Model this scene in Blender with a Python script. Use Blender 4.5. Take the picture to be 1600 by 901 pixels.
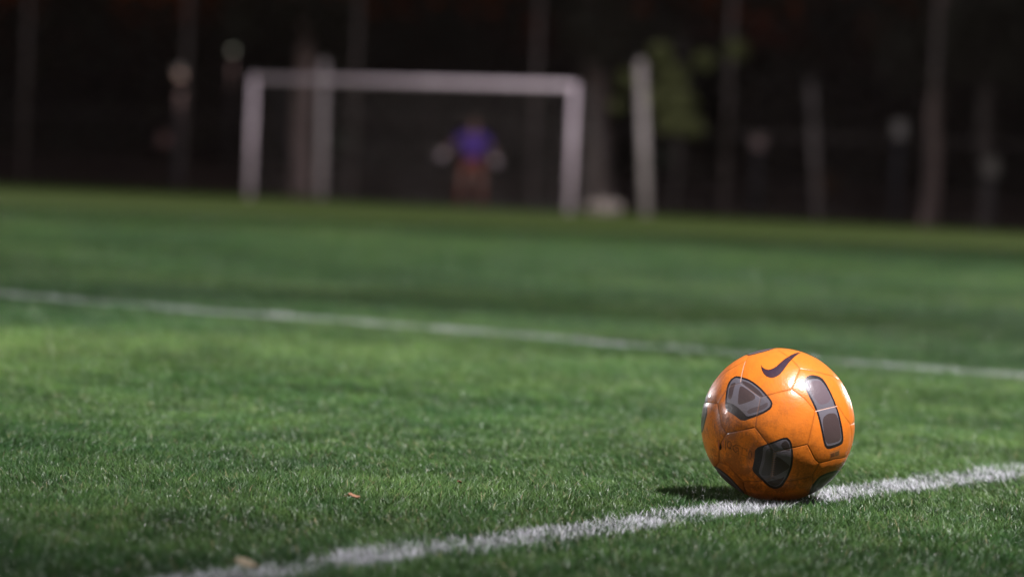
import bpy, bmesh, math, random
import numpy as np
from mathutils import Vector, Matrix

# ------------------------------------------------------------------ clearing
for o in list(bpy.data.objects):
    bpy.data.objects.remove(o)
S = bpy.context.scene
COL = S.collection
random.seed(7)
RNG = np.random.default_rng(11)
rad = math.radians

# ------------------------------------------------------------------ camera
FPX = 4444.0                     # focal length in pixels of the 1600 px wide photograph (100 mm on 36 mm)
CAM_H = 0.439
PITCH = math.atan(157.0 / FPX)
ROLL = rad(2.5)
fwd = Vector((0, math.cos(PITCH), -math.sin(PITCH)))
r0 = Vector((1, 0, 0)); u0 = Vector((0, math.sin(PITCH), math.cos(PITCH)))
right = r0 * math.cos(ROLL) + u0 * math.sin(ROLL)
up = -r0 * math.sin(ROLL) + u0 * math.cos(ROLL)
CAM = Vector((0, 0, CAM_H))
cd = bpy.data.cameras.new('camera')
cam = bpy.data.objects.new('camera', cd); COL.objects.link(cam)
M = Matrix((right, up, -fwd)).transposed().to_4x4(); M.translation = CAM
cam.matrix_world = M
cd.sensor_width = 36; cd.lens = 100
cd.clip_start = 0.05; cd.clip_end = 600
cd.dof.use_dof = True
cd.dof.focus_distance = 4.02
cd.dof.aperture_fstop = 2.9
cd.dof.aperture_blades = 0
S.camera = cam
S.render.resolution_x = 1024; S.render.resolution_y = 576

def ray(px, py):
    d = fwd * FPX + right * (px - 800) - up * (py - 450.5)
    return d
def at(px, py, Y):
    d = ray(px, py); return CAM + d * (Y / d.y)
def ground(px, py, z=0.0):
    d = ray(px, py); return CAM + d * ((z - CAM_H) / d.z)
def base(px, py, Y):
    p = at(px, py, Y); return Vector((p.x, p.y, 0))

BALL_R = 0.110
BALL_C = at(1215, 663.5, 4.08)
BALL_C.z = BALL_R + 0.006

# ------------------------------------------------------------------ world + view
w = bpy.data.worlds.new("World"); S.world = w; w.use_nodes = True
nt = w.node_tree
bg = nt.nodes['Background']
sky = nt.nodes.new('ShaderNodeTexSky'); sky.sky_type = 'NISHITA'; sky.sun_disc = False
sky.sun_elevation = rad(-2); sky.sun_rotation = rad(200)
nt.links.new(sky.outputs[0], bg.inputs[0]); bg.inputs[1].default_value = 0.6
S.view_settings.view_transform = 'Standard'; S.view_settings.look = 'None'
S.view_settings.exposure = 0.0; S.view_settings.gamma = 1.0
S.view_settings.use_curve_mapping = False

# ------------------------------------------------------------------ floodlights (lamps of the masts round the pitch, all out of frame)
def spot(name, loc, target, watts, cone, blend, radius=0.3, color=(1, .94, .97)):
    l = bpy.data.lights.new(name, 'SPOT'); l.energy = watts; l.color = color
    l.spot_size = rad(cone); l.spot_blend = blend; l.shadow_soft_size = radius
    o = bpy.data.objects.new(name, l); COL.objects.link(o)
    o.location = loc
    o.rotation_euler = (Vector(target) - Vector(loc)).to_track_quat('-Z', 'Y').to_euler()
    return o
B = BALL_C
spot('floodlight', (B.x + 6.9, B.y - 5.2, 16.0), (0.55, 6.2, 0), 42000, 24, 1.0, 0.28)
spot('floodlight', (20, 12, 16), (1.2, 17, 0), 76000, 50, 1.0, 0.4)
spot('floodlight', (24, 22, 16), (-2.0, 46, 0), 54000, 56, 1.0, 0.4)
spot('floodlight', (-27, 24, 16), (-1, 44, 0), 40000, 52, 1.0, 0.4)
spot('floodlight', (-60, 9, 13), (0, 5, 0), 34000, 24, 0.6, 0.8)
spot('floodlight', (52, 108, 12.5), (0, 8, 0), 80000, 20, 0.6, 0.6)
spot('floodlight', (-52, 112, 16), (0, 8, 0), 80000, 20, 0.6, 0.6)

# ------------------------------------------------------------------ helpers
def tag(o, label=None, cat=None, group=None, kind=None):
    if label: o['label'] = label
    if cat: o['category'] = cat
    if group: o['group'] = group
    if kind: o['kind'] = kind
    return o
def empty(name, loc, label=None, cat=None, group=None, kind=None, rz=0):
    o = bpy.data.objects.new(name, None); COL.objects.link(o)
    o.location = loc; o.rotation_euler = (0, 0, rz); o.empty_display_size = .2
    return tag(o, label, cat, group, kind)
def link_mesh(name, me, mat, parent=None, loc=None):
    o = bpy.data.objects.new(name, me); COL.objects.link(o)
    if mat: me.materials.append(mat)
    if parent: o.parent = parent
    if loc is not None: o.location = loc
    return o
def bm_obj(name, bm, mat, parent=None, loc=None, smooth=False):
    me = bpy.data.meshes.new(name); bm.to_mesh(me); bm.free()
    if smooth:
        for p in me.polygons: p.use_smooth = True
    return link_mesh(name, me, mat, parent, loc)
def np_mesh(name, v, f, smooth=False):
    """v (n,3); f list of (k,m) index arrays, each with one polygon size"""
    me = bpy.data.meshes.new(name)
    me.vertices.add(len(v)); me.vertices.foreach_set('co', np.ascontiguousarray(v, dtype=np.float32).ravel())
    tot = np.concatenate([np.full(len(a), a.shape[1], np.int32) for a in f])
    idx = np.concatenate([a.ravel() for a in f]).astype(np.int32)
    me.loops.add(len(idx)); me.loops.foreach_set('vertex_index', idx)
    me.polygons.add(len(tot))
    st = np.concatenate([[0], np.cumsum(tot)[:-1]]).astype(np.int32)
    me.polygons.foreach_set('loop_start', st); me.polygons.foreach_set('loop_total', tot)
    if smooth: me.polygons.foreach_set('use_smooth', np.ones(len(tot), bool))
    me.update(calc_edges=True)
    return me
def col_attr(me, name, rgb):
    a = me.attributes.new(name, 'FLOAT_COLOR', 'POINT')
    c = np.ones((len(rgb), 4), np.float32); c[:, :3] = rgb
    a.data.foreach_set('color', c.ravel())
def tube_bm(bm, pts, radii, seg=12, cap=True, jitter=0.0):
    rings = []
    n = len(pts)
    for i, p in enumerate(pts):
        p = Vector(p)
        d = (Vector(pts[min(i + 1, n - 1)]) - Vector(pts[max(i - 1, 0)])).normalized()
        a = d.orthogonal().normalized() if abs(d.z) < .9 else Vector((1, 0, 0)).cross(d).normalized()
        b = d.cross(a).normalized()
        ring = []
        for k in range(seg):
            t = 2 * math.pi * k / seg
            rr = radii[i] * (1 + jitter * (random.random() - .5))
            ring.append(bm.verts.new(p + a * math.cos(t) * rr + b * math.sin(t) * rr))
        rings.append(ring)
    for i in range(n - 1):
        for k in range(seg):
            bm.faces.new((rings[i][k], rings[i][(k + 1) % seg], rings[i + 1][(k + 1) % seg], rings[i + 1][k]))
    if cap:
        bm.faces.new(rings[0][::-1]); bm.faces.new(rings[-1])
def box_bm(bm, c, s, rot=None):
    m = Matrix.Translation(Vector(c)) @ (rot.to_4x4() if rot else Matrix.Identity(4)) @ Matrix.Diagonal((*s, 1))
    bmesh.ops.create_cube(bm, size=1, matrix=m)
def vnoise(x, y, scale, seed=0, octv=3):
    """cheap smooth value noise in numpy, about -1..1"""
    out = np.zeros_like(x); amp = 1; tot = 0
    for o in range(octv):
        r = np.random.default_rng(seed * 31 + o)
        G = r.random((128, 128)) * 2 - 1
        X = x * scale * 2 ** o + 1000.3; Y = y * scale * 2 ** o + 1000.7
        xi = np.floor(X).astype(int); yi = np.floor(Y).astype(int)
        fx = X - xi; fy = Y - yi; fx = fx * fx * (3 - 2 * fx); fy = fy * fy * (3 - 2 * fy)
        g = lambda a, b: G[a % 128, b % 128]
        out += amp * ((g(xi, yi) * (1 - fx) + g(xi + 1, yi) * fx) * (1 - fy) + (g(xi, yi + 1) * (1 - fx) + g(xi + 1, yi + 1) * fx) * fy)
        tot += amp; amp *= .55
    return out / tot * 1.5

# ------------------------------------------------------------------ materials
def mat(name, rgb, rough=.6, spec=.5, metal=0, noise=None, noise_rgb=None, bump=0, bscale=40, coat=0, emit=None, emit_s=0):
    m = bpy.data.materials.new(name); m.use_nodes = True
    t = m.node_tree; b = t.nodes['Principled BSDF']
    b.inputs['Base Color'].default_value = (*rgb, 1)
    b.inputs['Roughness'].default_value = rough
    b.inputs['Specular IOR Level'].default_value = spec
    b.inputs['Metallic'].default_value = metal
    b.inputs['Coat Weight'].default_value = coat
    if emit:
        b.inputs['Emission Color'].default_value = (*emit, 1); b.inputs['Emission Strength'].default_value = emit_s
    if noise:
        tc = t.nodes.new('ShaderNodeTexCoord'); n = t.nodes.new('ShaderNodeTexNoise')
        n.inputs['Scale'].default_value = noise; n.inputs['Detail'].default_value = 6
        r = t.nodes.new('ShaderNodeValToRGB'); r.color_ramp.elements[0].position = .35; r.color_ramp.elements[1].position = .65
        r.color_ramp.elements[0].color = (*rgb, 1); r.color_ramp.elements[1].color = (*noise_rgb, 1)
        t.links.new(tc.outputs['Object'], n.inputs['Vector']); t.links.new(n.outputs['Fac'], r.inputs[0]); t.links.new(r.outputs[0], b.inputs['Base Color'])
    if bump:
        tc = t.nodes.new('ShaderNodeTexCoord'); n = t.nodes.new('ShaderNodeTexNoise'); n.inputs['Scale'].default_value = bscale
        n.inputs['Detail'].default_value = 5
        bp = t.nodes.new('ShaderNodeBump'); bp.inputs['Strength'].default_value = bump; bp.inputs['Distance'].default_value = .02
        t.links.new(tc.outputs['Object'], n.inputs['Vector']); t.links.new(n.outputs['Fac'], bp.inputs['Height']); t.links.new(bp.outputs[0], b.inputs['Normal'])
    return m

def attr_mat(name, attr, rough=.5, spec=.4, trans=0.0):
    m = bpy.data.materials.new(name); m.use_nodes = True
    t = m.node_tree; b = t.nodes['Principled BSDF']; out = t.nodes['Material Output']
    a = t.nodes.new('ShaderNodeAttribute'); a.attribute_name = attr
    t.links.new(a.outputs['Color'], b.inputs['Base Color'])
    b.inputs['Roughness'].default_value = rough; b.inputs['Specular IOR Level'].default_value = spec
    if trans:
        tr = t.nodes.new('ShaderNodeBsdfTranslucent'); mx = t.nodes.new('ShaderNodeMixShader'); mx.inputs[0].default_value = trans
        t.links.new(a.outputs['Color'], tr.inputs['Color'])
        t.links.new(b.outputs[0], mx.inputs[1]); t.links.new(tr.outputs[0], mx.inputs[2]); t.links.new(mx.outputs[0], out.inputs['Surface'])
    return m

M_white = mat('white_paint', (.70, .60, .66), .4, noise=3, noise_rgb=(.60, .50, .56))
M_pole = mat('weathered_white_paint', (.42, .40, .40), .5, noise=2, noise_rgb=(.30, .28, .27))
M_net = mat('net_cord', (.30, .27, .26), .8)
M_bark = mat('bark', (.13, .095, .085), .9, noise=6, noise_rgb=(.05, .04, .036), bump=.8, bscale=14)
M_bark_light = mat('pale_bark', (.33, .24, .23), .85, noise=4, noise_rgb=(.17, .125, .12), bump=.7, bscale=14)
M_bark_dark = mat('dark_bark', (.055, .045, .042), .9, noise=5, noise_rgb=(.03, .025, .024), bump=.8, bscale=14)
M_darkmetal = mat('dark_metal', (.035, .035, .05), .5)

# ------------------------------------------------------------------ the ground: one sheet to the horizon, pitch sheet above it
def ground_mat(name, ramp, s1, s2, bump=.5, soil=None):
    m = bpy.data.materials.new(name); m.use_nodes = True
    t = m.node_tree; b = t.nodes['Principled BSDF']; L = t.links.new
    tc = t.nodes.new('ShaderNodeTexCoord')
    n1 = t.nodes.new('ShaderNodeTexNoise'); n1.inputs['Scale'].default_value = s1; n1.inputs['Detail'].default_value = 4
    n2 = t.nodes.new('ShaderNodeTexNoise'); n2.inputs['Scale'].default_value = s2; n2.inputs['Detail'].default_value = 6
    mx = t.nodes.new('ShaderNodeMath'); mx.operation = 'MULTIPLY_ADD'; mx.inputs[1].default_value = .45
    L(tc.outputs['Object'], n1.inputs['Vector']); L(tc.outputs['Object'], n2.inputs['Vector'])
    md = t.nodes.new('ShaderNodeMath'); md.operation = 'MULTIPLY'; md.inputs[1].default_value = .55
    L(n1.outputs['Fac'], md.inputs[0]); L(n2.outputs['Fac'], mx.inputs[0]); L(md.outputs[0], mx.inputs[2])
    r = t.nodes.new('ShaderNodeValToRGB')
    r.color_ramp.elements[0].position = .36; r.color_ramp.elements[1].position = .64
    r.color_ramp.elements[0].color = (*ramp[0], 1); r.color_ramp.elements[1].color = (*ramp[1], 1)
    L(mx.outputs[0], r.inputs[0]); L(r.outputs[0], b.inputs['Base Color'])
    if soil:                                   # bare thatch where the blades are modelled one by one
        sx = t.nodes.new('ShaderNodeSeparateXYZ'); L(tc.outputs['Object'], sx.inputs[0])
        mr = t.nodes.new('ShaderNodeMapRange'); mr.inputs['From Min'].default_value = 8; mr.inputs['From Max'].default_value = 15; L(sx.outputs['Y'], mr.inputs['Value'])
        mm = t.nodes.new('ShaderNodeMix'); mm.data_type = 'RGBA'; mm.inputs['A'].default_value = (*soil, 1); L(mr.outputs[0], mm.inputs['Factor']); L(r.outputs[0], mm.inputs['B'])
        L(mm.outputs['Result'], b.inputs['Base Color'])
    b.inputs['Roughness'].default_value = .85; b.inputs['Specular IOR Level'].default_value = .02
    bp = t.nodes.new('ShaderNodeBump'); bp.inputs['Strength'].default_value = bump; bp.inputs['Distance'].default_value = .02
    L(n2.outputs['Fac'], bp.inputs['Height']); L(bp.outputs[0], b.inputs['Normal'])
    return m
M_litter = ground_mat('leaf_litter', ((.045, .022, .014), (.022, .016, .012)), .6, 18)
M_turf = ground_mat('turf', ((.064, .094, .026), (.084, .116, .034)), .35, 60, soil=(.022, .028, .012))

# wooded ground with a low bank beyond the pitch
nx, ny = 90, 90
xs = np.linspace(-160, 160, nx); ys = np.concatenate([np.linspace(-40, 50, 16), np.linspace(53, 300, ny - 16)])
X, Y = np.meshgrid(xs, ys, indexing='ij')
def bank_h(x, y):
    far = 62 + np.clip((x + 2) * -1.2, -14, 26) * 0.0
    d = np.clip((y - (75 - x * .35)) / 9, 0, 1)
    d = d * d * (3 - 2 * d)
    return d * (.85 + .2 * vnoise(x, y, .08, 5)) - 0.02
Z = bank_h(X, Y)
v = np.stack([X, Y, Z], -1).reshape(-1, 3)
i, j = np.meshgrid(np.arange(nx - 1), np.arange(ny - 1), indexing='ij')
q = (i * ny + j).ravel()
ground_o = link_mesh('ground', np_mesh('ground', v, [np.stack([q, q + ny, q + ny + 1, q + 1], -1)], True), M_litter)
tag(ground_o, 'dark reddish brown leaf litter and low bank behind the pitch', kind='structure')

FX0, FY0, FDX, FDY = 60 * .1451, 60.0, -60 * .0697, 60 * .034      # fence line: one post every 4.65 m
edge = [(FX0 + k * FDX + RNG.normal() * .05, FY0 + k * FDY - .5 + RNG.normal() * .12) for k in np.arange(12, -12, -.25)]
bm = bmesh.new()
vs = [bm.verts.new((x, y, 0)) for x, y in edge] + [bm.verts.new((58, -30, 0)), bm.verts.new((-60, -30, 0))]
bm.faces.new(vs[::-1]); bmesh.ops.recalc_face_normals(bm, faces=bm.faces)
for f in bm.faces:
    if f.normal.z < 0: f.normal_flip()
tag(bm_obj('pitch', bm, M_turf), 'floodlit green grass pitch', kind='structure')

# ------------------------------------------------------------------ grass blades and the painted lines
# line geometry from two ground points each
L1a = ground(1600, 730, .012); L1b = ground(340, 896, .012)      # near line, under the ball
L2a = ground(0, 458, .012); L2b = ground(1600, 585, .012)        # line beyond the ball
def line_dist(x, y, a, b):
    dx, dy = b.x - a.x, b.y - a.y; l = math.hypot(dx, dy)
    return ((x - a.x) * dy - (y - a.y) * dx) / l
LW1, LW2 = 0.088, 0.11

def sample_points():
    P = []
    def band(y0, y1, dens, wf=.195, m=.32):
        area_w = lambda yy: 2 * (wf * yy + m)
        n = int(dens * (y1 - y0) * area_w((y0 + y1) / 2))
        yy = RNG.uniform(y0, y1, n); xx = RNG.uniform(-.5, .5, n) * area_w(yy)
        P.append(np.stack([xx, yy, np.full(n, (y0 + y1) / 2)], -1))
    ys = [2.5, 3.0, 3.5, 4.0, 4.5, 5.0, 5.6, 6.3, 7.2, 8.2, 9.5, 11, 13, 15.5, 18.5, 22, 26, 31]
    for a, b in zip(ys[:-1], ys[1:]):
        m = (a + b) / 2
        d = 66000 * min(1, (4.6 / m) ** 1.75)
        if m > 22: d *= .75
        band(a, b, d)
    return np.concatenate(P)
pts = sample_points()
x, y = pts[:, 0], pts[:, 1]
# leave the blades pressed flat under the ball out
db = np.hypot(x - B.x, y - B.y)
keep = db > .024
x, y, db = x[keep], y[keep], db[keep]
n = len(x)
lod = np.maximum(1, y / 4.6) ** .8
patch = vnoise(x, y, .9, 1, 4); fine = vnoise(x, y, 6, 2, 3); big = vnoise(x * .6, y, .35, 3, 3)
h = (.0085 + .0070 * RNG.random(n) + .004 * fine + .003 * patch) * np.where(RNG.random(n) < .03, 1.35, 1) * lod ** .35
h = np.where(db < .10, np.minimum(h, .016 + np.clip(db - .03, 0, 1) ** 2 / .22 * 1.6 + .004), h)
wd = (.00045 + .0005 * RNG.random(n)) * lod
az = RNG.uniform(0, 2 * math.pi, n)
lean = np.clip(RNG.normal(.7, .40, n), .05, 1.6)
# prevailing lean varies slowly over the lawn
la = vnoise(x, y, .8, 7, 2) * 2.4 + 1.0
dxx = np.cos(az) * lean + .45 * np.cos(la); dyy = np.sin(az) * lean + .45 * np.sin(la)
tw = az + math.pi / 2 + RNG.normal(0, .9, n)
sx, sy = np.cos(tw) * wd, np.sin(tw) * wd
z0 = np.zeros(n)
def P3(t, side, zt, bend):
    return np.stack([x + dxx * h * bend + sx * side, y + dyy * h * bend + sy * side, h * zt], -1)
V = np.stack([P3(0, -1, 0, 0), P3(0, 1, 0, 0), P3(0, -.85, .55, .28), P3(0, .85, .55, .28), P3(0, 0, .93, 1.0)], 1)   # n,5,3
# colours: per-blade, natural variation between species, dry blades and lush patches
r = RNG.random(n)
clump = vnoise(x, y, 22, 31, 3)
yel = np.clip(.31 + .38 * patch + .25 * big + .3 * clump + .5 * (r - .5), 0, 1)[:, None]
base_c = (1 - yel) * np.array([.034, .100, .027]) + yel * np.array([.102, .170, .044])
base_c *= (.75 + .5 * RNG.random(n))[:, None] * (1 + .25 * fine + .25 * clump)[:, None] * (1.0 + .18 * big + .12 * patch)[:, None]
dry = RNG.random(n) < (.012 + .01 * np.clip(patch, 0, 1))
base_c[dry] = np.array([.34, .30, .17]) * (.6 + .5 * RNG.random(dry.sum()))[:, None]
# painted blades
wear1 = vnoise(x, y, 9, 21, 3); wear2 = vnoise(x, y, 1.6, 22, 3)
d1 = np.abs(line_dist(x, y, L1a, L1b)) + .012 * vnoise(x, y, 14, 23, 2) + RNG.normal(0, .005, n)
d2 = np.abs(line_dist(x, y, L2a, L2b)) + .010 * vnoise(x, y, 8, 24, 2) + RNG.normal(0, .006, n)
p1 = (d1 < LW1 / 2) & (RNG.random(n) < np.clip(.60 + .35 * wear1 + .45 * clump, .05, .95))
p2 = (d2 < LW2 / 2) & (RNG.random(n) < np.clip(.62 + .30 * wear2 + .15 * wear1, .15, .90))
white = np.array([.84, .85, .92]) * (.40 + .5 * RNG.random(n))[:, None]
mixw = np.clip(.65 + .5 * RNG.random(n), 0, 1)[:, None]
painted = base_c * (1 - mixw) + white * mixw

def blade_object(name, sel, colr, matl, hmul=1.0):
    Vs = V[sel].reshape(-1, 3); m = int(sel.sum())
    b0 = np.arange(m) * 5
    quads = np.stack([b0, b0 + 1, b0 + 3, b0 + 2], -1); tris = np.stack([b0 + 2, b0 + 3, b0 + 4], -1)
    me = np_mesh(name, Vs, [quads, tris])
    c = colr[sel]
    f = np.array([.62, .62, .95, .95, 1.15])  # root to tip: shade down in the turf painted into the blade colour
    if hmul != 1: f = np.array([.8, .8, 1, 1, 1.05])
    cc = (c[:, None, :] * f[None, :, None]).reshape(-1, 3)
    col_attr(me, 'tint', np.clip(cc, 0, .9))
    return link_mesh(name, me, matl)
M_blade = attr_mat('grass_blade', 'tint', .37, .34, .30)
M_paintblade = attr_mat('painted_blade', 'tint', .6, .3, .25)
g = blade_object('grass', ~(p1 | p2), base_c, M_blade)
tag(g, 'short green turf blades covering the pitch', 'grass', kind='stuff')
o = blade_object('painted_line', p1, painted, M_paintblade, 2)
tag(o, 'white painted line on the grass running under the orange ball', kind='structure')
o = blade_object('painted_line', p2, painted, M_paintblade, 2)
tag(o, 'worn white painted line crossing the grass beyond the ball', kind='structure')

# ------------------------------------------------------------------ the ball
axc = (CAM - BALL_C).normalized()                   # towards the photographer
ball_up = (up - axc * up.dot(axc)).normalized(); ball_rt = ball_up.cross(axc).normalized()
def ball_uv(p, sc=None):
    """outline coordinates measured on the ball -> azimuthal angle coordinates"""
    a = np.array(p, float)
    u = (a[:, 0] - 466) / 421; v_ = -(a[:, 1] - 466) / 421
    r_ = np.hypot(u, v_); th = np.where(r_ < 1, np.arcsin(np.clip(r_, 0, 1)), math.pi / 2 + (r_ - 1) * 1.4)
    k = th / np.maximum(r_, 1e-6)
    return np.stack([u * k, v_ * k], -1)
def smooth_poly(p, it=2):
    p = np.array(p, float)
    for _ in range(it):
        q_ = np.roll(p, -1, 0); p = np.stack([p * .8 + q_ * .2, p * .2 + q_ * .8], 1).reshape(-1, 2)
    return p
def dist_polyline(U, W, p, closed):
    m = len(p); d = np.full(U.shape, 9.0)
    for i_ in range(m if closed else m - 1):
        ax, ay = p[i_]; bx, by = p[(i_ + 1) % m]
        ex, ey = bx - ax, by - ay; L_ = ex * ex + ey * ey + 1e-12
        t_ = np.clip(((U - ax) * ex + (W - ay) * ey) / L_, 0, 1)
        d = np.minimum(d, np.hypot(U - ax - t_ * ex, W - ay - t_ * ey))
    return d
def inside(U, W, p):
    c = np.zeros(U.shape, bool); m = len(p)
    for i_ in range(m):
        ax, ay = p[i_]; bx, by = p[(i_ + 1) % m]
        cond = (ay > W) != (by > W)
        with np.errstate(divide='ignore', invalid='ignore'):
            xi = (bx - ax) * (W - ay) / (by - ay) + ax
        c ^= cond & (U < xi)
    return c
NR1, NR2, NS = 430, 130, 1300
th = np.concatenate([np.linspace(0.002, math.pi * .56, NR1), np.linspace(math.pi * .56, math.pi - .002, NR2 + 1)[1:]])
ph = np.arange(NS) / NS * 2 * math.pi
TH, PH = np.meshgrid(th, ph, indexing='ij')
TH = TH.ravel(); PH = PH.ravel()
U = TH * np.cos(PH); W = TH * np.sin(PH)
Ub = -(math.pi - TH) * np.cos(PH); Wb = (math.pi - TH) * np.sin(PH)
C = np.tile(np.array([.80, .215, .022]), (len(TH), 1))
gloss = np.zeros(len(TH))
PX = 1 / 421.0
def paint(mask, rgb): C[mask] = rgb
BLACK = (.012, .011, .014); LILAC = (.150, .138, .160); PANEL = (.075, .052, .052)
inner_patches = []
P1 = [(238,203),(268,206),(320,225),(370,262),(410,305),(440,345),(434,378),(400,402),(345,425),(277,450),(228,412),(183,385),(184,320),(190,260),(210,222)]
P1i = [(236,213),(268,216),(316,234),(364,270),(403,312),(430,347),(425,370),(396,392),(344,413),(302,424),(283,402),(252,373),(222,353),(192,347),(193,320),(199,262),(216,230)]
P1d = [[(266,248),(365,323),(262,362),(252,350),(256,290)], [(272,226),(318,244),(362,278),(392,316),(374,314),(276,244)],
       [(214,244),(240,236),(232,262),(218,330),(198,328),(204,268)], [(300,398),(318,380),(380,362),(414,344),(414,366),(395,382),(345,400),(312,410)]]
P2 = [(345,592),(420,565),(512,528),(540,555),(550,620),(545,690),(520,755),(490,800),(455,815),(415,800),(370,755),(327,712),(341,655)]
P2i = [(388,583),(430,571),(508,540),(531,562),(540,622),(534,688),(510,750),(480,791),(455,802),(420,789),(380,748),(362,722),(380,665),(387,620)]
P2d = [[(480,570),(512,548),(528,575),(534,608),(500,602)], [(455,625),(535,686),(520,705),(438,750),(446,690)], [(405,772),(470,762),(508,742),(482,782),(455,796),(425,788)],
       [(404,596),(436,590),(444,620),(432,740),(384,742),(376,722),(396,668)]]
P3 = [(650,195),(690,203),(715,222),(745,275),(775,340),(795,392),(815,480),(822,545),(812,573),(735,600),(715,578),(698,490),(678,402),(645,335),(608,262),(606,228),(625,204)]
P3i = [(660,216),(690,220),(712,240),(738,282),(768,345),(786,394),(804,480),(811,540),(802,562),(733,583),(722,560),(708,488),(688,402),(656,334),(618,262),(614,240),(628,224)]
P3d = [[(655,228),(690,226),(712,244),(748,310),(752,328),(736,348),(700,358),(678,346),(648,296),(636,262),(640,240)],
       [(706,432),(735,404),(778,402),(796,440),(808,530),(800,552),(738,570),(720,552),(712,500)]]
for (po, pi_, pd, it) in ((P1, P1i, P1d, 1), (P2, P2i, P2d, 1), (P3, P3i, P3d, 2)):
    for (uu, ww, lim) in ((U, W, TH < 1.6), (Ub, Wb, TH > 1.9)):
        m_ = lim & inside(uu, ww, ball_uv(smooth_poly(po, it))); paint(m_, BLACK); gloss[m_] = 1
        m_ = lim & inside(uu, ww, ball_uv(smooth_poly(pi_, it))); paint(m_, LILAC)
        for k_, d_ in enumerate(pd):
            m_ = lim & inside(uu, ww, ball_uv(smooth_poly(d_, 2)))
            c_ = PANEL
            if po is P3 and k_ == 0: c_ = (.14, .105, .120)
            if po is P1 and k_ == 3: c_ = (.10, .078, .085)
            if po is P2: c_ = (.060, .045, .045) if k_ != 3 else (.085, .078, .08)
            paint(m_, c_)
# patches that wrap round the rim
RIM = [[(88,285),(82,350),(84,405),(72,450),(55,520),(10,500),(-40,420),(-30,310),(30,270)],
       [(118,690),(150,705),(200,742),(245,790),(290,842),(300,900),(210,900),(110,810),(90,730)],
       [(690,742),(740,722),(795,708),(860,740),(840,840),(740,890),(620,870),(655,790)],
       [(300,89),(345,82),(400,67),(460,46),(470,-10),(400,-50),(280,-20),(240,60)],
       [(900,200),(960,180),(1040,260),(1050,380),(980,420),(930,330)]]
for k_, p_ in enumerate(RIM):
    pp = ball_uv(smooth_poly(p_, 2)); m_ = inside(U, W, pp)
    d_ = dist_polyline(U[m_], W[m_], pp, True)
    idx = np.where(m_)[0]
    C[idx] = BLACK; gloss[idx] = 1
    C[idx[d_ > .045]] = LILAC; C[idx[d_ > .10]] = PANEL
# curved tick emblem
SW = [(375,140),(381,152),(394,164),(412,170),(432,167),(456,154),(480,131),(510,105),(548,81),(598,67),(568,88),(540,114),(518,142),(497,173),(476,197),(456,210),(432,216),(408,209),(390,192),(379,168)]
swp = ball_uv(smooth_poly(SW, 1))
m_ = (TH < 1.5) & inside(U, W, swp); idx = np.where(m_)[0]
d_ = dist_polyline(U[idx], W[idx], swp, True)
C[idx] = np.where((d_ < .011)[:, None], np.array([.035, .010, .012]), np.array([.032, .020, .040]))
gloss[idx] = .5
m_ = (TH > 1.8) & inside(Ub, Wb, swp); C[m_] = (.050, .030, .062)
# seams
SEAMS = [[(290,120),(265,240)], [(265,240),(375,320)], [(375,320),(540,275)], [(540,275),(588,162)], [(588,162),(548,118)], [(548,118),(470,60)], [(588,162),(720,190),(800,215)],
         [(540,275),(610,325),(668,392)], [(668,392),(790,362)], [(790,362),(828,420),(862,465)], [(862,465),(900,448)], [(862,465),(868,560),(840,640)],
         [(375,320),(352,430),(345,482)], [(345,482),(190,515)], [(190,515),(165,480),(140,352)], [(140,352),(60,350)], [(265,240),(200,262),(140,352)],
         [(190,515),(152,580),(150,670),(118,720)], [(345,482),(450,612)], [(450,612),(540,592),(625,572)], [(625,572),(665,650),(690,672)], [(690,672),(780,650),(840,640)],
         [(690,672),(655,735),(640,850)], [(625,572),(668,392)], [(450,612),(432,752)], [(432,752),(370,772),(280,775)], [(280,775),(200,690),(150,670)], [(432,752),(530,770),(645,745)], [(280,775),(310,860)],
         [(290,120),(180,180),(90,280)], [(290,120),(330,60)], [(860,250),(862,465)]]
sd = np.full(len(TH), 9.0); sb = sd.copy()
for s_ in SEAMS:
    p_ = ball_uv(s_); sd = np.minimum(sd, dist_polyline(U, W, p_, False))
    mb = TH > 1.9; q_ = dist_polyline(Ub[mb], Wb[mb], p_, False); sb[mb] = np.minimum(sb[mb], q_)
sd = np.minimum(np.where(TH < 1.75, sd, 9), sb)
# grime caught beside the seams, bright orange thread where a seam crosses a dark print
isdark = gloss > .5
# worn, scuffed and stained skin (noise on the sphere)
dirv = (np.sin(TH) * np.cos(PH))[:, None] * np.array(ball_rt)[None] + (np.sin(TH) * np.sin(PH))[:, None] * np.array(ball_up)[None] + np.cos(TH)[:, None] * np.array(axc)[None]
n1 = vnoise(U, W, 2.2, 41, 5); n2 = vnoise(U, W, 7, 42, 4); n3 = vnoise(U * 1.0, W * .35, 30, 43, 2) * .6 + vnoise(U, W, 55, 44, 2) * .7
low = np.clip(.40 - .62 * W - .50 * U, 0, 1)                   # stains weigh heavier towards the lower left
grime = np.clip(.30 + .60 * n1 + .45 * n2 + .35 * n3, 0, 1) * (.18 + 1.15 * low)
grime = np.clip(grime, 0, .9)[:, None]
mud = np.array([.17, .050, .014])
C = np.where(isdark[:, None], C * (1 - grime * .35) + np.array([.10, .07, .05]) * grime * .35, C * (1 - grime * .75) + mud * grime * .75)
edge_g = np.exp(-(sd / .018) ** 2)[:, None] * (.25 + .45 * low[:, None])
C = np.where(isdark[:, None], C, C * (1 - edge_g * .6) + mud * .7 * edge_g * .6)
core = (np.exp(-(sd / .0048) ** 2) * np.clip(.7 + .6 * n2, .2, 1))[:, None]
C = np.where(isdark[:, None], C * (1 - core * .8) + np.array([.36, .17, .10]) * core * .55, C * (1 - core * .8) + np.array([.20, .05, .01]) * core * .8)
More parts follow.
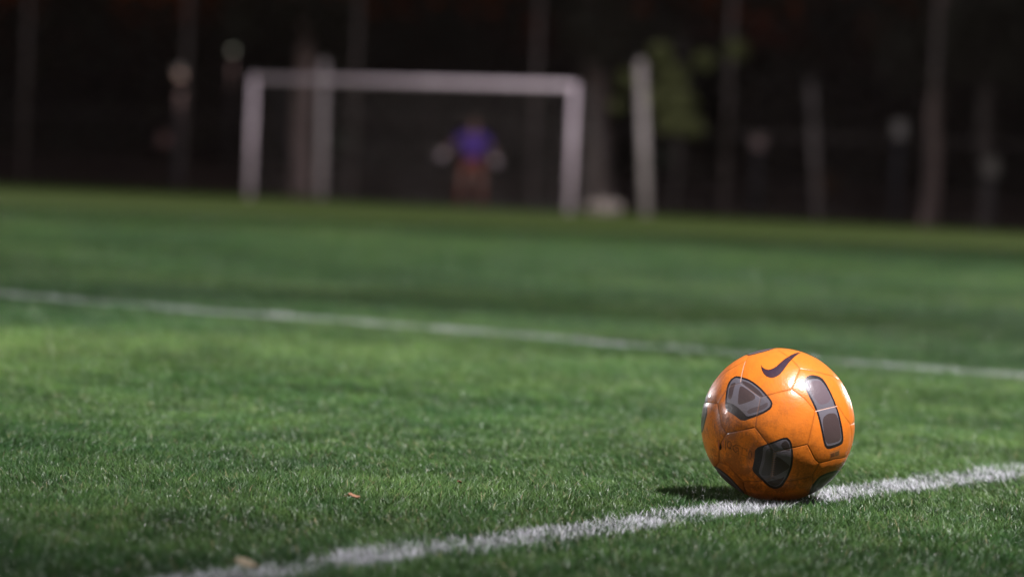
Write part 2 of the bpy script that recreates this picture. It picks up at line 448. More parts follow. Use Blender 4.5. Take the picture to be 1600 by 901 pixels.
# light caught by a few stitched seams, painted as pale lines
for s_ in ([(290,120),(266,232)], [(672,391),(788,363)], [(66,350),(108,351)], [(864,464),(890,452)]):
    d_ = dist_polyline(U, W, ball_uv(s_), False); k_ = np.exp(-(d_ / .006) ** 2)[:, None] * (TH < 1.7)[:, None]
    C = C * (1 - k_ * .8) + np.array([.80, .52, .40]) * k_ * .8
# stitches on the lower print
for kk in range(11):
    yy_ = 622 + kk * 12
    d_ = dist_polyline(U, W, ball_uv([(441 - kk * 1.4, yy_), (458 - kk * 1.4, yy_ - 2)]), False); k_ = np.exp(-(d_ / .004) ** 2)[:, None] * (TH < 1.5)[:, None]
    C = C * (1 - k_ * .55) + np.array([.55, .24, .08]) * k_ * .55
# hand-marked letters, faded
def zc(p): return [((a / 20 + 30) * 3.467, (b / 20 + 150) * 3.467) for a, b in p]
def ell(cx, cy, rx, ry, a0=0, a1=360, k=14): return [(cx + rx * math.cos(rad(a0 + (a1 - a0) * i / k)), cy + ry * math.sin(rad(a0 + (a1 - a0) * i / k))) for i in range(k + 1)]
INK = [[(468,190),(470,470)], ell(592,320,62,115), [(600,400),(650,470)], [(715,470),(705,370),(800,310),(900,340),(985,410)], [(715,470),(790,550),(860,500)], [(800,400),(860,430)],
       [(880,430),(870,620)], [(1000,420),(975,615),(1160,675)], [(1010,400),(1110,450),(1130,500)], ell(1238,620,42,130)]
for s_ in INK:
    d_ = dist_polyline(U, W, ball_uv(zc(s_)), False); k_ = np.exp(-(d_ / .0085) ** 2) * (TH < 1.6) * np.clip(.75 + .4 * n2, .3, 1)
    k_ = k_[:, None]; C = C * (1 - k_ * .9) + np.array([.035, .012, .006]) * k_ * .9
# small dark print with two blocks under the long patch
for p_, c_ in (([(745,612),(800,592),(803,640),(748,655)], (.45, .17, .05)), ([(750,622),(772,614),(773,636),(751,642)], (.05, .025, .02)), ([(774,613),(797,604),(798,628),(775,636)], (.075, .06, .03))):
    m_ = (TH < 1.6) & inside(U, W, ball_uv(p_)); C[m_] = C[m_] * .25 + np.array(c_) * .75
disp = -.00040 * np.exp(-(sd / .008) ** 2) - .00045 * np.exp(-(sd / .055) ** 2) + .00012 * n2 + .00025 * n1
pos = dirv * (BALL_R + disp)[:, None]
nr = len(th); i_, j_ = np.meshgrid(np.arange(nr - 1), np.arange(NS), indexing='ij')
a_ = (i_ * NS + j_).ravel(); b_ = (i_ * NS + (j_ + 1) % NS).ravel()
quads = np.stack([a_, a_ + NS, b_ + NS, b_], -1)
capA = np.arange(NS)[None, :]; capB = ((nr - 1) * NS + np.arange(NS)[::-1])[None, :]
me = np_mesh('ball', pos, [quads, capA, capB], True)
col_attr(me, 'print', np.clip(C, 0, 1)); col_attr(me, 'grime', np.repeat(np.maximum(grime, 0), 3, 1))
mb_ = bpy.data.materials.new('ball_skin'); mb_.use_nodes = True
t = mb_.node_tree; b = t.nodes['Principled BSDF']; L = t.links.new
a1 = t.nodes.new('ShaderNodeAttribute'); a1.attribute_name = 'print'; a2 = t.nodes.new('ShaderNodeAttribute'); a2.attribute_name = 'grime'
L(a1.outputs['Color'], b.inputs['Base Color'])
mr = t.nodes.new('ShaderNodeMapRange'); mr.inputs['To Min'].default_value = .32; mr.inputs['To Max'].default_value = .5
L(a2.outputs['Fac'], mr.inputs['Value']); L(mr.outputs[0], b.inputs['Roughness'])
b.inputs['Coat Weight'].default_value = .15; b.inputs['Coat Roughness'].default_value = .12
tc = t.nodes.new('ShaderNodeTexCoord'); nn = t.nodes.new('ShaderNodeTexNoise'); nn.inputs['Scale'].default_value = 420; nn.inputs['Detail'].default_value = 3
bp = t.nodes.new('ShaderNodeBump'); bp.inputs['Strength'].default_value = .25; bp.inputs['Distance'].default_value = .0006
L(tc.outputs['Object'], nn.inputs['Vector']); L(nn.outputs['Fac'], bp.inputs['Height']); L(bp.outputs[0], b.inputs['Normal'])
ball = link_mesh('football', me, mb_, loc=BALL_C)
tag(ball, 'scuffed orange football with dark grey patches resting on the white line', 'football')
# inflation valve: a small dark slit between two raised lips
def ball_pt(px_, py_, lift=0.0):
    q_ = ball_uv([(px_, py_)])[0]; t_ = math.hypot(*q_); f_ = math.atan2(q_[1], q_[0])
    return (ball_rt * (math.sin(t_) * math.cos(f_)) + ball_up * (math.sin(t_) * math.sin(f_)) + axc * math.cos(t_)) * (BALL_R + lift)
bm = bmesh.new()
z_ = zc([(322, 275), (312, 375), (300, 475)])
tube_bm(bm, [ball_pt(*p, .0) for p in z_], [.0007, .0017, .0006], 8)
vo = bm_obj('valve', bm, mat('valve_rubber', (.012, .008, .008), .7), ball, smooth=True)
for s_ in ([(252, 190), (245, 340), (262, 470)], [(392, 180), (400, 330), (396, 470)]):
    bm = bmesh.new(); tube_bm(bm, [ball_pt(*p, -.0003) for p in zc(s_)], [.0004, .0008, .0004], 8)
    bm_obj('valve_lip', bm, mat('worn_lip', (.62, .17, .10), .5), vo, smooth=True)

# ------------------------------------------------------------------ fallen leaves
def leaf(px_, py_, size, label, rgb, rz, tilt=.3):
    p = ground(px_, py_, .022)
    bm = bmesh.new(); rows = []
    for i_ in range(9):
        t_ = i_ / 8; wv = math.sin(math.pi * t_ ** .8) * .32 * (1 + .15 * random.random())
        rows.append([bm.verts.new(((t_ - .5) * size, s_ * wv * size, size * (.12 * math.cos(4 * t_) + .14 * abs(s_) + .03 * random.random()))) for s_ in (-1, -.5, 0, .5, 1)])
    for i_ in range(8):
        for k_ in range(4): bm.faces.new((rows[i_][k_], rows[i_ + 1][k_], rows[i_ + 1][k_ + 1], rows[i_][k_ + 1]))
    bmesh.ops.remove_doubles(bm, verts=bm.verts, dist=1e-5)
    root = empty('fallen_leaf', p, label, 'leaf', rz=rz); root.rotation_euler.x = tilt
    lo = bm_obj('leaf_blade', bm, mat('dry_leaf', tuple(c * .65 for c in rgb), .8, noise=60, noise_rgb=tuple(c * .35 for c in rgb)), root, smooth=True)
    sm = lo.modifiers.new('s', 'SOLIDIFY'); sm.thickness = .0008
    bm = bmesh.new(); tube_bm(bm, [(-.5 * size, 0, size * .1), (-.75 * size, .05 * size, size * .05)], [.0007, .0005], 6)
    bm_obj('stem', bm, lo.data.materials[0], root)
leaf(553, 775, .016, 'small curled tan leaf lying in the sharp grass left of the ball', (.52, .27, .15), .3)
leaf(386, 882, .026, 'pale yellow leaf lying at the near end of the white line', (.50, .42, .28), -.2)
leaf(718, 752, .010, 'tiny dark brown leaf scrap between the tan leaf and the ball', (.30, .15, .07), 1.2)

# ------------------------------------------------------------------ the goal
gl = base(389, 308, 58.0); gr = base(889, 333, 54.6)
gdir = (gr - gl).normalized(); gback = Vector((-gdir.y, gdir.x, 0))
if gback.y < 0: gback = -gback
gw = (gr - gl).length; GH = 2.44
ang = math.atan2(gdir.y, gdir.x)
goal = empty('goal', gl, 'white football goal with two posts, crossbar and dim net at far end', 'goal', rz=ang)
def local_tube(name, pts_, rr, mt, par, seg=20):
    bm = bmesh.new(); tube_bm(bm, pts_, rr if isinstance(rr, list) else [rr] * len(pts_), seg); return bm_obj(name, bm, mt, par, smooth=True)
PR = .062
local_tube('goalpost', [(0, 0, 0), (0, 0, GH + PR)], PR, M_white, goal)
local_tube('goalpost', [(gw, 0, 0), (gw, 0, GH + PR)], PR, M_white, goal)
local_tube('crossbar', [(PR, 0, GH), (gw - PR, 0, GH)], PR * .98, M_white, goal)
TD, BD = .8, 2.0
for xx in (0, gw):
    local_tube('net_support', [(xx, .05, GH - .02), (xx, TD, GH - .08), (xx, BD, .05)], .014, M_darkmetal, goal, 8)
local_tube('ground_bar', [(0, BD, .03), (gw, BD, .03)], .016, M_darkmetal, goal, 8)
bm = bmesh.new()
def strand(a, b_, sz=.0024): 
    a = Vector(a); b_ = Vector(b_); d = b_ - a
    box_bm(bm, (a + b_) / 2, (sz, sz, d.length), d.to_track_quat('Z', 'Y').to_matrix())
sp = .12; nn_ = int(gw / sp)
for k_ in range(nn_ + 1):
    xx = k_ * gw / nn_
    strand((xx, .06, GH), (xx, TD, GH - .08)); strand((xx, TD, GH - .08), (xx, BD, .05))
    
for k_ in range(22):
    t_ = k_ / 21; yy = TD + (BD - TD) * t_; zz = (GH - .08) * (1 - t_) + .05 * t_
    strand((0, yy, zz), (gw, yy, zz))
    for xx in (0, gw):
        strand((xx, .06, zz), (xx, yy, zz), .0012)
for k_ in range(7):
    yy = .08 + k_ * .12; strand((0, yy, GH - .03), (gw, yy, GH - .03))
for k_ in range(15):
    yy = .1 + k_ * .13; zt = GH - .05 if yy < TD else (GH - .08) * (1 - (yy - TD) / (BD - TD))
    for xx in (0, gw): strand((xx, yy, .02), (xx, yy, max(zt, .05)), .0012)
bm_obj('net', bm, M_net, goal)

# ------------------------------------------------------------------ goalkeeper (far, heavily out of focus)
def skin_mesh(name, verts, edges, radii, mt, parent, root=0, sub=2):
    me = bpy.data.meshes.new(name); me.from_pydata([tuple(v) for v in verts], edges, [])
    o = bpy.data.objects.new(name, me); COL.objects.link(o)
    sk = o.modifiers.new('skin', 'SKIN'); sk.use_smooth_shade = True
    for k_, rr in enumerate(radii):
        me.skin_vertices[0].data[k_].radius = rr if isinstance(rr, tuple) else (rr, rr)
    me.skin_vertices[0].data[root].use_root = True
    o.modifiers.new('sub', 'SUBSURF').levels = sub; o.modifiers['sub'].render_levels = sub
    bpy.context.view_layer.update()
    me2 = bpy.data.meshes.new_from_object(o.evaluated_get(bpy.context.evaluated_depsgraph_get()))
    me2.name = name; bpy.data.objects.remove(o)
    for p_ in me2.polygons: p_.use_smooth = True
    me2.materials.clear()
    return link_mesh(name, me2, mt, parent)
kp = base(735, 326, 56.0)
person = empty('person', kp, 'goalkeeper in purple shirt and orange shorts and socks crouched ready in the goal', 'person', rz=rad(4))
M_skin = mat('skin', (.14, .07, .055), .6, noise=9, noise_rgb=(.11, .055, .045))
M_purple = mat('purple_shirt', (.040, .012, .17), .85, noise=12, noise_rgb=(.03, .01, .13), bump=.3, bscale=20)
M_orange = mat('orange_kit', (.11, .024, .012), .85, noise=12, noise_rgb=(.08, .018, .01))
M_glove = mat('white_glove', (.46, .38, .41), .6, noise=30, noise_rgb=(.36, .30, .33))
M_hair = mat('dark_hair', (.03, .02, .015), .7, noise=40, noise_rgb=(.02, .014, .01))
M_boot = mat('dark_boot', (.03, .03, .035), .5, noise=20, noise_rgb=(.02, .02, .022))
J = dict(pelvis=(0,.04,.94), belly=(0,.02,1.08), chest=(0,-.04,1.28), neck=(0,-.08,1.46), chin=(0,-.11,1.55), head=(0,-.10,1.66), crown=(0,-.09,1.75),
         ls=(-.19,-.05,1.41), le=(-.40,-.06,1.22), lw=(-.55,-.20,1.10), lh=(-.58,-.25,1.06),
         rs=(.19,-.05,1.41), re=(.36,-.06,1.18), rw=(.42,-.24,1.02), rh=(.43,-.29,.985),
         lp=(-.11,.04,.90), lk=(-.20,-.08,.50), la=(-.22,.06,.10), lf=(-.24,-.10,.05),
         rp=(.11,.04,.90), rk=(.19,-.08,.50), ra=(.20,.06,.10), rf=(.22,-.10,.05))
N_ = list(J); ix = {k_: i_ for i_, k_ in enumerate(N_)}
E_ = [('pelvis','belly'),('belly','chest'),('chest','neck'),('neck','chin'),('chin','head'),('head','crown'),
      ('chest','ls'),('ls','le'),('le','lw'),('lw','lh'),('chest','rs'),('rs','re'),('re','rw'),('rw','rh'),
      ('pelvis','lp'),('lp','lk'),('lk','la'),('la','lf'),('pelvis','rp'),('rp','rk'),('rk','ra'),('ra','rf')]
R_ = dict(pelvis=(.145,.105), belly=(.135,.095), chest=(.155,.11), neck=.058, chin=(.066,.07), head=(.076,.095), crown=(.05,.06),
          ls=.065, le=.044, lw=.03, lh=.03, rs=.065, re=.044, rw=.03, rh=.03,
          lp=.095, lk=.062, la=.042, lf=.036, rp=.095, rk=.062, ra=.042, rf=.036)
def sub_skel(keys, grow, mt, name, over={}, ends={}):
    vs_ = [Vector(ends.get(k_, J[k_])) for k_ in keys]; ed = [(keys.index(a), keys.index(b_)) for a, b_ in E_ if a in keys and b_ in keys]
    rr = []
    for k_ in keys:
        r__ = over.get(k_, R_[k_]); rr.append(tuple(q__ + grow for q__ in r__) if isinstance(r__, tuple) else r__ + grow)
    return skin_mesh(name, vs_, ed, rr, mt, person)
sub_skel(N_, 0, M_skin, 'body')
sub_skel(['pelvis','belly','chest','neck','ls','le','rs','re'], .016, M_purple, 'shirt', over={'le': .052, 're': .052, 'chest': (.19,.155), 'belly': (.165, .13), 'pelvis': (.16, .125), 'neck': .06, 'ls': .075, 'rs': .075},
         ends={'neck': (0,-.07,1.42), 'le': (-.37,-.06,1.25), 're': (.335,-.06,1.21)})
sub_skel(['pelvis','lp','lk','rp','rk'], .020, M_orange, 'shorts', over={'lk': .085, 'rk': .085, 'pelvis': (.14, .11)}, ends={'lk': (-.17,-.03,.62), 'rk': (.165,-.03,.62), 'pelvis': (0,.04,.96)})
for s_ in ('l', 'r'):
    vs_ = [Vector(J[s_ + 'k']) + Vector((0, 0, -.07)), (Vector(J[s_ + 'k']) + Vector(J[s_ + 'a'])) / 2, Vector(J[s_ + 'a'])]
    skin_mesh('sock', vs_, [(0, 1), (1, 2)], [.064, .066, .05], M_orange, person)
    a_ = Vector(J[s_ + 'a']); f_ = Vector(J[s_ + 'f'])
    skin_mesh('boot', [a_ + Vector((0, .03, -.05)), a_ + Vector((0, -.04, -.045)), f_ + Vector((0, -.05, -.012))], [(0, 1), (1, 2)], [(.045, .045), (.048, .048), (.042, .034)], M_boot, person)
    # glove: palm and five separate fingers
    wv_ = Vector(J[s_ + 'w']); hv_ = Vector(J[s_ + 'h']); d_ = (hv_ - wv_).normalized(); sg = -1 if s_ == 'l' else 1
    side_ = Vector((0, 0, 1)).cross(d_).normalized(); upv = d_.cross(side_)
    vs_ = [wv_, hv_ + d_ * .02]; ed = [(0, 1)]; rr = [.040, (.052, .040)]
    gl_ = skin_mesh('glove', vs_ + [hv_ + d_ * .07], ed + [(1, 2)], rr + [(.055, .032)], M_glove, person)
    for k_ in range(5):
        if k_ < 4:
            b0_ = hv_ + d_ * .07 + side_ * (-.036 + .024 * k_); ln_ = (.075, .088, .082, .062)[k_]
            f1 = b0_ + d_ * ln_ * .55 + side_ * (-.012 + .008 * k_); f2 = f1 + d_ * ln_ * .45 - upv * .02
        else:
            b0_ = hv_ + d_ * .01 - side_ * .035; f1 = b0_ - side_ * .04 + d_ * .03; f2 = f1 - side_ * .012 + d_ * .035
        skin_mesh('finger', [b0_, f1, f2], [(0, 1), (1, 2)], [.014, .013, .010], M_glove, gl_, sub=1)
bm = bmesh.new(); bmesh.ops.create_uvsphere(bm, u_segments=20, v_segments=14, radius=1, matrix=Matrix.Translation((0, -.075, 1.70)) @ Matrix.Diagonal((.084, .102, .085, 1)))
bmesh.ops.delete(bm, geom=[v_ for v_ in bm.verts if v_.co.z < 1.69 and v_.co.y < -.10], context='VERTS')
bm_obj('hair', bm, M_hair, person, smooth=True)
for sx_ in (-1, 1):
    bm = bmesh.new(); bmesh.ops.create_uvsphere(bm, u_segments=10, v_segments=8, radius=.011, matrix=Matrix.Translation((sx_ * .03, -.188, 1.655)))
    bm_obj('eye', bm, M_boot, person, smooth=True)
    bm = bmesh.new(); bmesh.ops.create_uvsphere(bm, u_segments=10, v_segments=8, radius=1, matrix=Matrix.Translation((sx_ * .079, -.095, 1.64)) @ Matrix.Diagonal((.010, .018, .028, 1)))
    bm_obj('ear', bm, M_skin, person, smooth=True)
bm = bmesh.new(); bmesh.ops.create_cone(bm, segments=8, radius1=.018, radius2=.006, depth=.045, matrix=Matrix.Translation((0, -.200, 1.635)) @ Matrix.Rotation(.35, 4, 'X'))
bm_obj('nose', bm, M_skin, person, smooth=True)
bm = bmesh.new(); box_bm(bm, (0, -.180, 1.59), (.045, .01, .010)); bm_obj('mouth', bm, mat('lips', (.25, .09, .08), .6), person)

# ------------------------------------------------------------------ poles, trunks, lamps, signs beyond the pitch
def ground_z(p): return 0.0 if p.y < 64 else float(bank_h(np.array([p.x]), np.array([p.y]))[0])
def pole(xb, yb, xt, yt, Y, r_, matl, label, group=None):
    p0 = base(xb, yb, Y); p1 = at(xt, yt, Y); hgt = p1.z; dx = p1.x - p0.x
    root = empty('pole', p0, label, 'pole', group)
    o_ = local_tube('shaft', [(0, 0, -.3), (dx, 0, hgt)], r_, matl, root, 16)
    bm = bmesh.new(); bmesh.ops.create_uvsphere(bm, u_segments=14, v_segments=8, radius=r_ * 1.12, matrix=Matrix.Translation((dx, 0, hgt)) @ Matrix.Diagonal((1, 1, .6, 1)))
    bm_obj('cap', bm, matl, root, smooth=True)
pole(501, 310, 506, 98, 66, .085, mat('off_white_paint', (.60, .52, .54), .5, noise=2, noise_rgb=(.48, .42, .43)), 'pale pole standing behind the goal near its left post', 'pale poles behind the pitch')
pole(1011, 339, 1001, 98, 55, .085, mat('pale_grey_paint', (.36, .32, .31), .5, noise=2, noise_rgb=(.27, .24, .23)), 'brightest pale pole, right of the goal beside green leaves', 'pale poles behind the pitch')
pole(1280, 343, 1267, 128, 64, .075, mat('shaded_pole_paint', (.22, .19, .19), .6, noise=2, noise_rgb=(.13, .115, .115)), 'shaded pale pole between two fence posts on the right, dimmest of the pale poles', 'pale poles behind the pitch')  # whitish pole, its shade put into a darker paint colour

def leaf_cloud(name, centers, radii, n_, size, matl, parent, gaps=.0, seed=1):
    rg = np.random.default_rng(seed); Pn = []
    for c_, rr in zip(centers, radii):
        m__ = int(n_ * rr ** 2 / sum(q__ ** 2 for q__ in radii))
        d = rg.normal(size=(m__, 3)); d /= np.linalg.norm(d, axis=1)[:, None]
        rad_ = rr * rg.random(m__) ** .45
        p_ = np.array(c_) + d * rad_[:, None] * np.array([1, 1, .75])
        keep_ = vnoise(p_[:, 0] + p_[:, 2] * .7, p_[:, 1] + p_[:, 2], 1.3 / max(rr, .3), seed, 2) > -.35
        Pn.append(p_[keep_])
    p_ = np.concatenate(Pn); m__ = len(p_)
    a = rg.normal(size=(m__, 3)); a /= np.linalg.norm(a, axis=1)[:, None]
    b__ = np.cross(a, rg.normal(size=(m__, 3))); b__ /= np.linalg.norm(b__, axis=1)[:, None]
    s__ = size * (.6 + .8 * rg.random(m__))[:, None]
    vv = np.stack([p_ - a * s__, p_ + b__ * s__ * .5, p_ + a * s__, p_ - b__ * s__ * .5], 1).reshape(-1, 3)
    q__ = np.arange(m__ * 4).reshape(-1, 4)
    return link_mesh(name, np_mesh(name, vv, [q__]), matl, parent)
def leafmat(name, rgb):
    m = mat(name, rgb, .55, .35, noise=1.5, noise_rgb=tuple(c * .55 for c in rgb))
    t = m.node_tree; b = t.nodes['Principled BSDF']; tr = t.nodes.new('ShaderNodeBsdfTranslucent'); mx = t.nodes.new('ShaderNodeMixShader'); mx.inputs[0].default_value = .3
    tr.inputs['Color'].default_value = (*rgb, 1); t.links.new(b.outputs[0], mx.inputs[1]); t.links.new(tr.outputs[0], mx.inputs[2]); t.links.new(mx.outputs[0], t.nodes['Material Output'].inputs[0])
    return m
M_leaf_dark = leafmat('dark_leaves', (.030, .032, .018))
M_leaf_lit = leafmat('lit_leaves', (.205, .225, .095))  # leaf colour raised to paint in the floodlight falling on them
M_leaf_brown = leafmat('brown_leaves', (.10, .05, .02))
M_leaf_grey = leafmat('grey_green_leaves', (.085, .115, .08))

def tree(xb, yb, xt, yt, Y, r_, matl, label, seed, low_branches=None, crown_r=2.6, group='trees behind the pitch'):
    random.seed(seed)
    p0 = base(xb, yb, Y); p0.z = ground_z(p0); p1 = at(xt, yt, Y); dx = p1.x - p0.x; hz = p1.z - p0.z
    root = empty('tree', p0, label, 'tree', group)
    H = 8.5
    pts_ = [(0, 0, -.3), (dx * .02, 0, .15)] + [(dx * t_ / hz + .06 * math.sin(t_ * 1.7 + seed), .08 * math.sin(t_ + seed), t_) for t_ in (.8, 1.6, 2.4, 3.2, 4.2, 5.4, 7, H)]
    rr = [r_ * 1.5, r_ * 1.25, r_ * 1.02, r_, r_ * .96, r_ * .92, r_ * .86, r_ * .75, r_ * .5, r_ * .2]
    bm = bmesh.new(); tube_bm(bm, pts_, rr, 14, jitter=.12); tr = bm_obj('trunk', bm, matl, root, smooth=True)
    cs, rs = [], []
    for k_ in range(6):
        a = random.random() * 6.28; zz = 4.9 + k_ * .55; ln = random.uniform(1.4, 2.4)
        e_ = Vector((dx * zz / hz + math.cos(a) * ln, math.sin(a) * ln, zz + random.uniform(.8, 1.6)))
        s0 = Vector((dx * zz / hz, 0, zz)); mid = (s0 + e_) / 2 + Vector((0, 0, -.12))
        bm = bmesh.new(); tube_bm(bm, [s0, mid, e_], [r_ * .38, r_ * .25, r_ * .08], 8, jitter=.1); bm_obj('branch', bm, matl, tr, smooth=True)
        cs.append(e_); rs.append(random.uniform(1.1, 1.7))
    cs.append((dx * H / hz, 0, H + .3)); rs.append(1.8)
    for k_ in range(5):
        cs.append((random.uniform(-1.3, 1.3), random.uniform(-1.6, .6), random.uniform(3.7, 4.7))); rs.append(random.uniform(.7, 1.1))
    leaf_cloud('crown', cs, rs, 9000, .11, M_leaf_dark, root, seed=seed)
    return root
tree(470, 306, 478, 0, 71, .24, M_bark_light, 'brown trunk seen through the left half of the goal, just behind the pale pole', 2)
tree(938, 330, 925, 0, 66, .30, M_bark, 'thick brown trunk close to the right of the right goalpost', 4)
tree(1450, 352, 1476, 0, 65, .16, M_bark_light, 'leaning pale trunk, brightest trunk on the right side, just behind a fence post', 6)
tree(1540, 362, 1546, 0, 62, .16, M_bark_dark, 'thin dark trunk nearest the right edge of the photo', 7)
tree(670, 318, 668, 0, 88, .18, M_bark_dark, 'faint dark trunk behind the goalkeeper, left of him', 8)

# young tree whose leaves catch the floodlights
p0 = base(1052, 338, 61)
root = empty('tree', p0, 'small leafy green tree lit up behind the brightest pale pole', 'tree')
bm = bmesh.new(); tube_bm(bm, [(0, 0, -.2), (.05, 0, 1.2), (-.1, .1, 2.3), (.05, .1, 3.9)], [.06, .05, .04, .02], 10, jitter=.1); trk = bm_obj('trunk', bm, M_bark_dark, root, smooth=True)
def L3(px_, py_, dy=0): 
    p = at(px_, py_, 61 + dy); return p - p0
spots = [((1035, 85), .30), ((1050, 120), .33), ((1060, 160), .38), ((1048, 190), .32), ((1080, 198), .28), ((985, 125), .28), ((966, 165), .16), ((1100, 95), .22), ((1150, 78), .24), ((1020, 155), .3)]
for (pp_, rr_) in spots[3:9:2]:
    bm = bmesh.new(); e_ = L3(*pp_); tube_bm(bm, [Vector((-.05, .1, 2.0)), (e_ + Vector((0, .1, 2.1))) / 2, e_], [.03, .02, .008], 6); bm_obj('branch', bm, M_bark_dark, trk)
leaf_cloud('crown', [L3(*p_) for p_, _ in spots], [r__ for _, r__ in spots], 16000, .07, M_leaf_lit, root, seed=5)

def bush(px_, py_, Y, rr_, matl, label, n_=900, sz=.05, seed=3):
    p = at(px_, py_, Y); g0 = Vector((p.x, p.y, 0)); root = empty('bush', g0, label, 'bush')
    random.seed(seed)
    cs = [Vector((random.uniform(-.5, .5) * rr_, random.uniform(-.4, .4), p.z + random.uniform(-.5, .4) * rr_)) for _ in range(5)]
    bm = bmesh.new()
    for c_ in cs: tube_bm(bm, [(random.uniform(-.05, .05), 0, -.1), (c_.x * .5, c_.y * .5, c_.z * .55), c_], [.025, .018, .006], 6)
    bm_obj('stem', bm, M_bark_dark, root)
    leaf_cloud('foliage', cs, [rr_ * .7] * 5, n_, sz, matl, root, seed=seed)
bush(540, 215, 72, .45, M_leaf_grey, 'grey green bush behind the left half of the goal', seed=3)
bush(1035, 245, 70, .5, M_leaf_grey, 'dim grey green bush low behind the brightest pale pole', 500, seed=4)
bush(1294, 292, 68, .35, M_leaf_brown, 'rusty brown bush at the foot of the shaded pale pole', seed=5)
bush(1180, 312, 72, .5, M_leaf_dark, 'low dark green bush between the pinkish sign and the shaded pale pole', seed=6)
bush(600, 285, 84, .5, M_leaf_dark, 'low dark bush behind the goal, left of the goalkeeper', seed=7)
bush(400, 285, 80, .5, M_leaf_dark, 'low dark bush at the foot of the left goalpost, behind it', seed=8)

# street lamps beyond the fence line
def lamp(px_, py_, Y, label, strength, rgb, rball, plate=None, watts=22):
    p = at(px_, py_, Y); g0 = Vector((p.x, p.y, 0)); root = empty('street_lamp', g0, label, 'street lamp')
    local_tube('lamp_post', [(0, 0, -.3), (0, 0, .5), (0, 0, p.z - rball)], [.08, .06, .045], M_darkmetal, root, 12)
    bm = bmesh.new(); bmesh.ops.create_cone(bm, segments=16, radius1=.05, radius2=.10, depth=.08, cap_ends=True, matrix=Matrix.Translation((0, 0, p.z - rball))); bm_obj('collar', bm, M_darkmetal, root)
    bm = bmesh.new(); bmesh.ops.create_uvsphere(bm, u_segments=24, v_segments=16, radius=rball, matrix=Matrix.Translation((0, 0, p.z)))
    bm_obj('globe', bm, mat('lamp_glass', (.6, .58, .55), .3, emit=rgb, emit_s=strength), root, smooth=True)
    pl = bpy.data.lights.new('lamp_fill', 'POINT'); pl.energy = watts; pl.color = (1, .62, .5); pl.shadow_soft_size = .3  # added below the globe to brighten the dark bank and trees
    po = bpy.data.objects.new('lamp_fill', pl); COL.objects.link(po); po.parent = root; po.location = (0, -.02, p.z - rball - .35)
    if plate:
        q_ = at(plate[0], plate[1], Y - .1)
        bm = bmesh.new(); box_bm(bm, (q_.x - p.x, -.06, q_.z), (.24, .01, .3)); bmesh.ops.bevel(bm, geom=bm.edges, offset=.004, segments=1)
        bm_obj('plate', bm, mat('plate_paint', (.30, .17, .16), .6, noise=8, noise_rgb=(.22, .12, .12)), root)
lamp(283, 113, 76, 'street lamp with pale round globe at left, left of the goal', .10, (1, .78, .72), .16, plate=(257, 218))
lamp(364, 80, 98, 'distant street lamp showing as a small crisp dim disc above the left goalpost', .35, (.75, .8, .62), .10)

def sign(px_, py_, Y, label, rgb, s_=(.30, .36)):
    p = at(px_, py_, Y); g0 = Vector((p.x, p.y, 0)); root = empty('sign', g0, label, 'sign', 'small pale signs among the trees')
    local_tube('sign_post', [(0, 0, -.3), (0, 0, p.z + .1)], .025, M_darkmetal, root, 8)
    bm = bmesh.new(); box_bm(bm, (0, -.04, p.z), (s_[0], .012, s_[1])); bmesh.ops.bevel(bm, geom=bm.edges, offset=.005, segments=1)
    bm_obj('sign_board', bm, mat('sign_paint', rgb, .6, noise=10, noise_rgb=tuple(c * .75 for c in rgb)), root)
sign(1185, 222, 62, 'dim pinkish sign between the brightest pale pole and the shaded pale pole', (.20, .14, .14), (.26, .26))
sign(1405, 202, 60, 'pale grey sign just left of the leaning pale trunk', (.13, .118, .118), (.26, .34))
sign(1548, 262, 60, 'low pale grey sign nearest the right edge of the photo', (.14, .132, .122), (.30, .36))

# low pale bag by the goal
p0 = base(943, 338, 56.5)
root = empty('kit_bag', p0, 'low pale bag lying on the grass beside the right goalpost', 'bag', rz=.15)
bm = bmesh.new()
for k_ in range(13):
    pass
tube_bm(bm, [(-.36 + .06 * k_, .02 * math.sin(k_), .13 + .012 * math.sin(k_ * 1.9)) for k_ in range(13)], [.05, .10, .125, .135, .14, .14, .138, .14, .14, .135, .12, .10, .05], 14, jitter=.06)
bm_obj('bag_body', bm, mat('canvas', (.42, .36, .32), .85, noise=6, noise_rgb=(.32, .27, .24), bump=.4, bscale=20), root, smooth=True)
for dx in (-.1, .1):
    bm = bmesh.new(); tube_bm(bm, [(dx, -.09, .22), (dx + .02, -.06, .32), (dx, .06, .32), (dx, .09, .22)], [.012] * 4, 8); bm_obj('handle', bm, M_darkmetal, root, smooth=True)

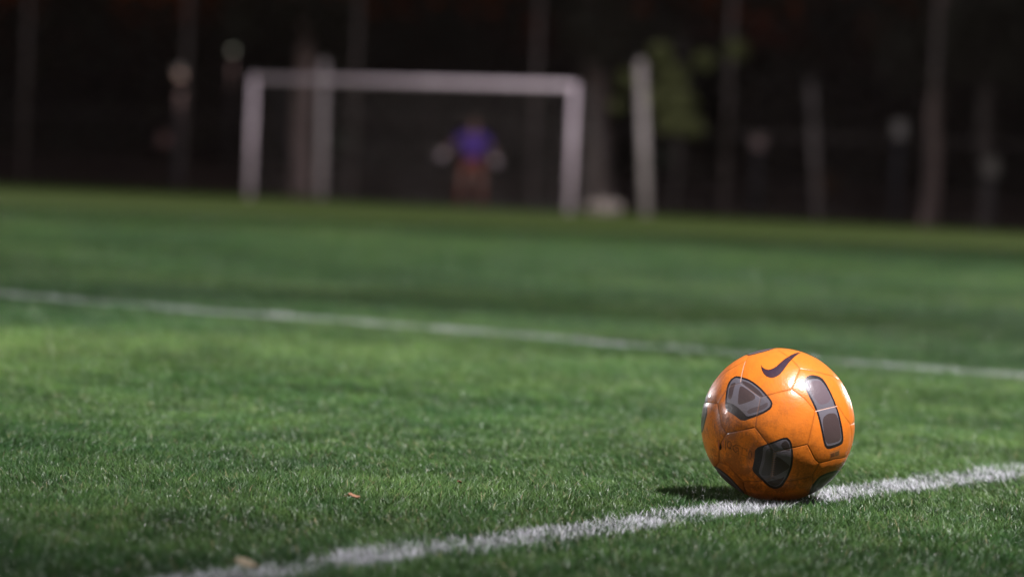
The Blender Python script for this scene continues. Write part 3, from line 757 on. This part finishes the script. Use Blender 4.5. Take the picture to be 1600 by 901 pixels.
# tall chain-link fence running behind the goal: posts, rails and one woven wire panel
M_galv = mat('galvanised_steel', (.125, .10, .095), .55, metal=.0, noise=5, noise_rgb=(.08, .065, .065))
M_wire = mat('fence_wire', (.125, .095, .092), .6)
fang = math.atan2(-FDY, -FDX)
fo = Vector((FX0 + 9 * FDX, FY0 + 9 * FDY, 0)); sp_ = math.hypot(FDX, FDY); FL = 13 * sp_; FH = 6.0
fence = empty('chain_link_fence', fo, 'tall grey chain-link fence with evenly spaced thin posts behind the goal', 'fence', rz=fang)
for k_ in range(14):
    o_ = local_tube('fence_post', [(k_ * sp_, 0, -.3), (k_ * sp_, 0, FH + .05)], .055, M_galv, fence, 12)
    bm = bmesh.new(); bmesh.ops.create_uvsphere(bm, u_segments=12, v_segments=6, radius=.062, matrix=Matrix.Translation((k_ * sp_, 0, FH + .05)) @ Matrix.Diagonal((1, 1, .6, 1)))
    bm_obj('post_cap', bm, M_galv, o_, smooth=True)
for zz in (.12, 1.8, FH):
    local_tube('rail', [(0, .06, zz), (FL, .06, zz)], .015, M_galv, fence, 8)
P_ = .065; zt_ = FH - .05; run = zt_ - .08
vv, ff = [], []
xs0 = np.arange(-run, FL, P_)
for sgn in (1, -1):
    for x0_ in xs0:
        a = [x0_, .08]; b_ = [x0_ + run, zt_]
        if a[0] < 0: a = [0, .08 - x0_]
        if b_[0] > FL: b_ = [FL, .08 + FL - x0_]
        if sgn < 0: a[0] = FL - a[0]; b_[0] = FL - b_[0]
        n0 = len(vv); t_ = .0021; off = -.060 if sgn > 0 else -.066
        for p_ in (a, b_):
            vv += [(p_[0] - t_, off, p_[1] + t_ * .3), (p_[0] + t_, off, p_[1] - t_ * .3), (p_[0], off - .003, p_[1])]
        ff += [[n0, n0 + 1, n0 + 4, n0 + 3], [n0 + 1, n0 + 2, n0 + 5, n0 + 4], [n0 + 2, n0, n0 + 3, n0 + 5]]
wm = link_mesh('wire_mesh', np_mesh('wire_mesh', np.array(vv), [np.array(ff)]), M_wire, fence)

# the wood behind, one dark mass
rg = np.random.default_rng(9); cs, rs = [], []
for k_ in range(80):
    xx = -60 + 120 * k_ / 79 + rg.normal() * 1.5; yy = 122 + rg.normal() * 6
    for zz in (2.5, 6.0, 10.0): cs.append((xx + rg.normal(), yy + rg.normal() * 2, zz + rg.normal() * .8)); rs.append(3.0)
wd_ = leaf_cloud('woods', cs, rs, 60000, .38, M_leaf_dark, None, seed=9)
tag(wd_, 'dark mass of trees in the night far beyond the pitch', 'woods', kind='stuff')
